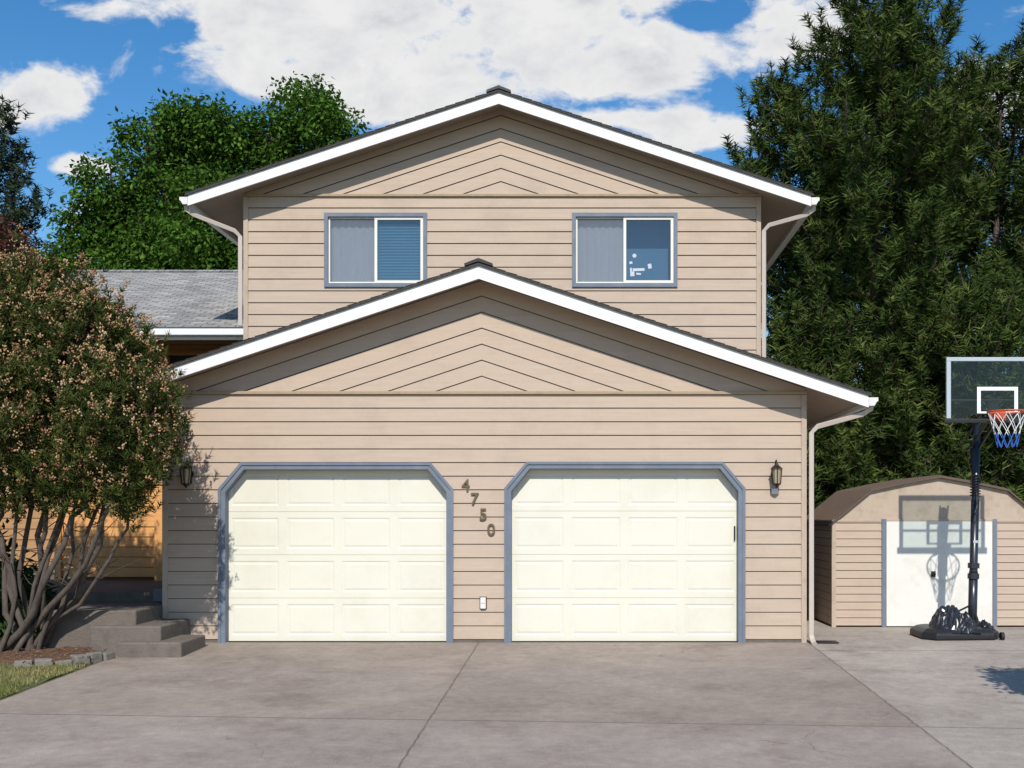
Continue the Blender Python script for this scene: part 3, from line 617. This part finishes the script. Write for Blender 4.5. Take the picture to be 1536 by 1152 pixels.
def grass():
    rg=np.random.default_rng(41); n=42000; x=rg.uniform(-8.5,-5.44,n); y=rg.uniform(-7.5,-1.85,n); k=x<-5.47+.05*np.sin(y*5)+.04*np.sin(y*13+1); x=x[k];y=y[k];n=len(x)
    z=.035*y+.03; p=np.stack([x,y,z],1); d=unit(np.stack([rg.normal(0,.35,n),rg.normal(0,.35,n),np.ones(n)],1)); h=rg.uniform(.025,.065,(n,1)); s=unit(np.cross(d,rg.normal(size=(n,3))))*.004
    v=np.stack([p-s,p+s,p+d*h],1).reshape(-1,3); tn=np.repeat(np.clip(rg.normal(.5,.25,n)+.35*np.sin(x*3)*np.sin(y*2),0,1),3)
    mesh_np('grass',v,np.arange(3*n).reshape(-1,3),F_grass,None,tn)
    n=1400; x=rg.uniform(-7.6,-4.3,n); y=rg.uniform(-2.6,.0,n); k=(x<-5.5)|(rg.random(n)<.12); x=x[k];y=y[k];n=len(x); z=.035*np.minimum(y,0)+np.where(x<-5.5,.10,.012)
    m=160; x2=np.concatenate([rg.uniform(-5,6,m//2),rg.normal(-1.355,.03,m//4),rg.uniform(-5,3,m//4)]); y2=np.concatenate([rg.uniform(-7,-.1,m//2),rg.uniform(-6,0,m//4),rg.normal(-.06,.04,m//4)]); x=np.concatenate([x,x2]);y=np.concatenate([y,y2]);z=np.concatenate([z,.035*np.minimum(y2,0)+.012]); n=len(x)
    p=np.stack([x,y,z],1); a=rg.uniform(0,6.28,n); sc_=np.where(x<-5.5,1,.6)[:,None]; d=np.stack([np.cos(a),np.sin(a),rg.uniform(0,.3,n)],1)*sc_; s=np.stack([-np.sin(a),np.cos(a),0*a],1)*.008*sc_
    v=np.stack([p-s,p+s,p+d*.05],1).reshape(-1,3); mesh_np('leaf_litter',v,np.arange(3*n).reshape(-1,3),F_bud,None,np.repeat(rg.uniform(0,.6,n),3))
grass()
# ------------------------------------------------------------------ shed
SH=empty('storage_shed'); sy=1.9; sx0,sx1=3.486,6.49; sxc=4.99
prof=[(sx0,1.52),(4.03,1.935),(4.5,2.035),(sxc,2.12),(5.48,2.035),(5.95,1.935),(sx1,1.52)]
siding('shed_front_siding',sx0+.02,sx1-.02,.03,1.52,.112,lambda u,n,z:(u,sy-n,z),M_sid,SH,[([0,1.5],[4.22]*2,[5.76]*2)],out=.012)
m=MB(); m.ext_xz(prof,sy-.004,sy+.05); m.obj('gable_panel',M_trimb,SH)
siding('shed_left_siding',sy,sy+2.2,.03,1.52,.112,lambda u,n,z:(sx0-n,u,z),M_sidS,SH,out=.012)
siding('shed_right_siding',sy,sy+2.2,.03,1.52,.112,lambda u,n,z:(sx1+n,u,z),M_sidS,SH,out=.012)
m=MB(); m.box(sx0-.02,sx0+.04,sy-.022,sy+.04,0,1.52); m.box(sx1-.04,sx1+.02,sy-.022,sy+.04,0,1.52); m.box(sx0+.04,4.17,sy-.02,sy,1.50,1.53); m.box(5.81,sx1-.04,sy-.02,sy,1.50,1.53); m.obj('shed_corner_trim',M_trimb,SH)
op=[(sx0-.07,1.46),(4.02,1.96),(4.5,2.064),(sxc,2.15),(5.48,2.064),(5.96,1.96),(sx1+.07,1.46)]
ip=[(x,z-.022) for x,z in op]
m=MB(); 
for i in range(6): m.ext_xz([op[i],op[i+1],ip[i+1],ip[i]],sy-.05,sy+2.3)
y=sy+.02
while y<sy+2.25:
    for i in range(6): m.ext_xz([(op[i][0],op[i][1]+.018),(op[i+1][0],op[i+1][1]+.018),(op[i+1][0],op[i+1][1]+.001),(op[i][0],op[i][1]+.001)],y,y+.03)
    y+=.15
m.obj('metal_roof',M_metal,SH)
m=MB()
for i in range(6): m.ext_xz([(op[i][0],op[i][1]-.0),(op[i+1][0],op[i+1][1]-.0),(ip[i+1][0],ip[i+1][1]-.004),(ip[i][0],ip[i][1]-.004)],sy-.062,sy-.051)
m.obj('roof_edge_trim',M_metal,SH)
m=MB(); m.box(4.175,4.235,sy-.035,sy+.0,.0,1.54); m.box(5.745,5.805,sy-.035,sy+.0,.0,1.54); m.obj('door_jambs',M_blue,SH)
m=MB(); m.box(4.24,5.742,sy-.028,sy-.006,.02,1.51); m.obj('shed_door',M_sdoor,SH,bevel=.004)
m=MB(); m.box(4.235,5.745,sy-.034,sy-.004,1.512,1.54); m.obj('door_header',M_trimb,SH)
m=MB(); m.box(4.87,4.93,sy-.05,sy-.029,.72,.80); m.tube([(4.90,sy-.05,.76),(4.90,sy-.09,.76)],[.02,.024],8); m.obj('door_latch',M_black,SH)
# ------------------------------------------------------------------ basketball hoop
B=empty('basketball_hoop'); px,py=5.02,.62
m=MB()
bp=[(4.28,.32),(4.42,.16),(5.18,.22),(5.30,.40),(5.30,.80),(5.18,.98),(4.42,1.04),(4.28,.88)]
cx,cyb=4.80,.60
v=[(x,y,.012) for x,y in bp]+[(x,y,.09) for x,y in bp]+[(cx+(x-cx)*.85,cyb+(y-cyb)*.82,.145) for x,y in bp]+[(cx+(x-cx)*.5,cyb+(y-cyb)*.5,.16) for x,y in bp]
f=[tuple(range(7,-1,-1)),tuple(range(24,32))]
for r in range(3):
    for k in range(8): f.append((r*8+k,r*8+(k+1)%8,(r+1)*8+(k+1)%8,(r+1)*8+k))
m.add(v,f); m.obj('tank_base',M_black,B,bevel=.02)
m=MB()
for x in (4.95,5.28): m.tube([(x-.02,.26,.055),(x+.02,.26,.055)],.052,14)
m.obj('wheels',M_black,B)
rg=np.random.default_rng(5); m=MB()
for (X0,X1,Y0,Y1,hh) in ((4.40,4.98,.22,.80,.24),(4.62,4.99,.18,.55,.17),(5.04,5.27,.30,.75,.10)):
    n=26; gx=np.linspace(X0,X1,n); gy=np.linspace(Y0,Y1,n); v=[]
    hmap=rg.uniform(0,1,(n,n))
    for _ in range(2): hmap=(hmap+np.roll(hmap,1,0)+np.roll(hmap,1,1)+np.roll(hmap,-1,0)+np.roll(hmap,-1,1))/5
    hmap=(hmap-hmap.min())/(hmap.max()-hmap.min())
    for j in range(n):
        for i in range(n):
            u=(i/(n-1)-.5)*2; w=(j/(n-1)-.5)*2; e=max(0,1-(u*u+w*w)**1.2); v.append((gx[i]+rg.normal(0,.006),gy[j]+rg.normal(0,.006),.10+e*(.5*hh+hh*hmap[j,i])+.05*e*(u*.5+.5)))
    m.add(v,[(j*n+i,j*n+i+1,(j+1)*n+i+1,(j+1)*n+i) for j in range(n-1) for i in range(n-1)])
m.obj('crumpled_bags',simple('black_vinyl',(.022,.023,.028),.25,.2,spec=.6),B)
m=MB(); top=(5.10,.66,2.78)
P0=Vector((px,py,.02)); P1=Vector(top)
at=lambda t:P0.lerp(P1,t)
m.tube([at(0),at(.30)],.058,14); m.tube([at(.30),at(.31),at(.64)],[.058,.052,.052],14); m.tube([at(.64),at(.65),at(1)],[.052,.046,.046],14)
m.obj('pole',M_pole,B,True)
m=MB()
for t in (.05,.27,.32): m.tube([at(t),at(t+.025)],.074,14)
m.tube([at(.07),Vector((4.62,.45,.13))],.016,6); m.tube([at(.15),Vector((4.5,.8,.13))],.014,6); m.tube([at(.15),Vector((5.2,.85,.13))],.014,6)
m.box(4.93,5.16,.52,.78,.14,.20)
m.obj('pole_brackets',M_pole,B)
m=MB(); 
m.tube([at(.68)+Vector((0,-.05,0)),at(.62)+Vector((-.03,-.16,-.03)),at(.60)+Vector((-.06,-.17,-.05))],.014,6)
for s in (-.055,.055):
    m.tube([at(.995)+Vector((s,0,-.02)),Vector((5.09+s,.05,3.02))],.017,4); m.tube([at(.90)+Vector((s,0,0)),Vector((5.09+s,.05,2.80))],.017,4)
    m.tube([at(.995)+Vector((s,0,-.02)),at(.99)+Vector((s,.22,-.12))],.017,4)
    m.tube([at(.90)+Vector((s,0,0)),at(.90)+Vector((s,.2,-.05))],.017,4)
m.tube([at(.72)+Vector((0,.07,0)),at(.93)+Vector((0,.22,0))],.02,8)
coil=[at(.66+.10*k/70)+Vector((.065*math.cos(k*.7),.065*math.sin(k*.7)-.0,0)) for k in range(71)]
m.tube(coil,.008,5)
m.box(5.02,5.16,.03,.07,2.76,3.06)
m.obj('lift_arms',M_black,B)
m=MB(); m.add([at(.44)+Vector((-.03,-.0545,0)),at(.44)+Vector((.03,-.0545,0)),at(.452)+Vector((.03,-.0545,0)),at(.452)+Vector((-.03,-.0545,0))],[(0,1,2,3)]); m.obj('pole_label',M_bfr,B)
bx0,bx1,bz0,bz1=4.485,5.70,2.755,3.57
m=MB()
m.box(bx0,bx1,-.02,.02,bz1-.05,bz1); m.box(bx0,bx0+.055,-.02,.02,bz0+.05,bz1-.05); m.box(bx1-.055,bx1,-.02,.02,bz0+.05,bz1-.05)
m.obj('board_frame',M_bfr,B,bevel=.005)
m=MB(); m.box(bx0-.03,bx1+.03,-.025,.03,bz0-.005,bz0+.045); m.box(bx0+.05,bx1-.05,.022,.036,3.02,3.05); m.obj('board_lower_rail',M_black,B,bevel=.006)
mesh('acrylic_panel',[(bx0+.05,0,bz0+.04),(bx1-.05,0,bz0+.04),(bx1-.05,0,bz1-.05),(bx0+.05,0,bz1-.05)],[(0,1,2,3)],M_acr,B)
ix0,ix1,iz0,iz1=4.87,5.38,2.87,3.20; t=.045
m=MB(); m.box(ix0,ix1,-.008,-.003,iz1-t,iz1); m.box(ix0,ix1,-.008,-.003,iz0,iz0+t*.5); m.box(ix0,ix0+t,-.008,-.003,iz0+t*.5,iz1-t); m.box(ix1-t,ix1,-.008,-.003,iz0+t*.5,iz1-t); m.obj('shooter_square',M_bw,B)
rc=(5.12,-.34,2.86); rr=.228
m=MB(); m.tube([(rc[0]+rr*math.cos(a),rc[1]+rr*math.sin(a),rc[2]) for a in np.linspace(0,2*math.pi,40,endpoint=False)],.011,8,closed=True)
m.box(5.05,5.19,-.12,-.03,2.80,2.868); m.box(5.02,5.22,-.03,-.009,2.77,2.90)
m.tube([(5.06,-.05,2.79),(4.99,-.16,2.852)],.009,6); m.tube([(5.18,-.05,2.79),(5.25,-.16,2.852)],.009,6)
m.obj('rim',M_rim,B)
def net(z0,z1,mat,nm):
    m=MB(); n=10
    rad=lambda h:rr*(1-.50*h**.7)
    for sg in (1,-1):
        for k in range(n):
            pts=[]
            for j in range(9):
                h=z0+(z1-z0)*j/8; a=2*math.pi*(k/n)+sg*h*math.pi*3/n*1.3
                pts.append((rc[0]+rad(h)*math.cos(a),rc[1]+rad(h)*math.sin(a),rc[2]-.012-h*.42))
            m.tube(pts,.0045,4,cap=False)
    m.obj(nm,mat,B)
net(0,.62,M_netw,'net_upper'); net(.62,1,M_netb,'net_lower')
# ------------------------------------------------------------------ world
w=bpy.data.worlds.new("World"); sc.world=w; w.use_nodes=True; nt=w.node_tree; bg=nt.nodes['Background']
sky=N(nt,'ShaderNodeTexSky'); sky.sky_type='NISHITA'; sky.sun_disc=False; sky.sun_elevation=R(42); sky.sun_rotation=R(178); sky.air_density=1.0; sky.dust_density=.3; sky.ozone_density=2.0
tc=N(nt,'ShaderNodeTexCoord'); sp=N(nt,'ShaderNodeSeparateXYZ'); nt.links.new(tc.outputs['Generated'],sp.inputs[0])
yq=math_(nt,'MAXIMUM',sp.outputs[1],.08); u=math_(nt,'DIVIDE',sp.outputs[0],yq); v_=math_(nt,'DIVIDE',sp.outputs[2],yq)
cb=N(nt,'ShaderNodeCombineXYZ'); nt.links.new(u,cb.inputs[0]); nt.links.new(math_(nt,'MULTIPLY',v_,1.5),cb.inputs[1])
def wn(s,d,r,off=(0,0,0),dist=0):
    mp=N(nt,'ShaderNodeMapping'); mp.inputs['Location'].default_value=off; nt.links.new(cb.outputs[0],mp.inputs[0])
    n=N(nt,'ShaderNodeTexNoise',Scale=s,Detail=d,Roughness=r,Distortion=dist); nt.links.new(mp.outputs[0],n.inputs[0]); return n.outputs[0]
blobs=[(-.25,.425,.12,.05,1.2),(-.09,.41,.12,.045,1.25),(-.29,.392,.08,.018,.9),(.03,.405,.065,.04,1.15),(.178,.43,.07,.035,1.2),(-.16,.362,.06,.016,.8),(.03,.352,.045,.009,.95),(-.1,.462,.2,.014,1.0),
 (-.50,.372,.055,.032,1.2),(-.458,.311,.030,.012,1.3),(-.445,.447,.045,.012,.9),(.118,.343,.05,.022,1.15),(.085,.33,.03,.012,.7),(.36,.37,.05,.04,1.0),(-.36,.45,.04,.012,.7),(.112,.445,.03,.014,-.7)]
tot=None
for (cx,cy,rx,ry,am) in blobs:
    a=math_(nt,'MULTIPLY_ADD',u,1/rx,-cx/rx); a=math_(nt,'MULTIPLY',a,a)
    b_=math_(nt,'MULTIPLY_ADD',v_,1/ry,-cy/ry); b_=math_(nt,'MULTIPLY_ADD',b_,b_,a)
    g=math_(nt,'MULTIPLY',math_(nt,'EXPONENT',math_(nt,'MULTIPLY',b_,-1)),am)
    tot=g if tot is None else math_(nt,'ADD',tot,g)
n1=wn(12,8,.60,(3.4,.9,0),.25)
den=math_(nt,'ADD',math_(nt,'MINIMUM',tot,1.05),math_(nt,'MULTIPLY_ADD',n1,3.2,-1.6))
mr=N(nt,'ShaderNodeMapRange'); mr.interpolation_type='SMOOTHSTEP'; mr.inputs[1].default_value=.30; mr.inputs[2].default_value=.88; nt.links.new(den,mr.inputs[0])
n2=wn(14,5,.6,(7.1,2.66,0),.3)
sm=N(nt,'ShaderNodeMapRange'); sm.inputs[1].default_value=.36; sm.inputs[2].default_value=.66; nt.links.new(n2,sm.inputs[0])
thick=N(nt,'ShaderNodeMapRange'); thick.inputs[1].default_value=.65; thick.inputs[2].default_value=1.45; nt.links.new(den,thick.inputs[0])
sh=math_(nt,'MULTIPLY',thick.outputs[0],sm.outputs[0])
CW=9.6
cc=mixc(nt,sh,(CW,CW,CW),(CW*.72,CW*.73,CW*.78))
hs=N(nt,'ShaderNodeHueSaturation'); hs.inputs['Saturation'].default_value=1.36; hs.inputs['Value'].default_value=1.6; nt.links.new(sky.outputs[0],hs.inputs['Color'])
nt.links.new(mixc(nt,mr.outputs[0],hs.outputs[0],cc),bg.inputs[0]); bg.inputs[1].default_value=.088
try: w.cycles.sampling_method='MANUAL'; w.cycles.sample_map_resolution=512
except Exception as ex: print(ex)
s=bpy.data.lights.new('sun','SUN'); s.energy=4.5; s.angle=R(.53); s.color=(1,.955,.88)
so=bpy.data.objects.new('sun',s); so.rotation_euler=(R(48),0,R(2)); so.location=(2,-20,20); link(so)
c=bpy.data.cameras.new('camera'); co=bpy.data.objects.new('camera',c); link(co); co.location=(0,-14,1.62); co.rotation_euler=(R(90),0,0)
c.sensor_width=36; c.lens=36*1680/1536; c.shift_x=(768-881)/1536; c.shift_y=(770-576)/1536; c.clip_end=2000
sc.camera=co
sc.view_settings.view_transform='Standard'; sc.view_settings.look='None'; sc.view_settings.exposure=0; sc.view_settings.gamma=1
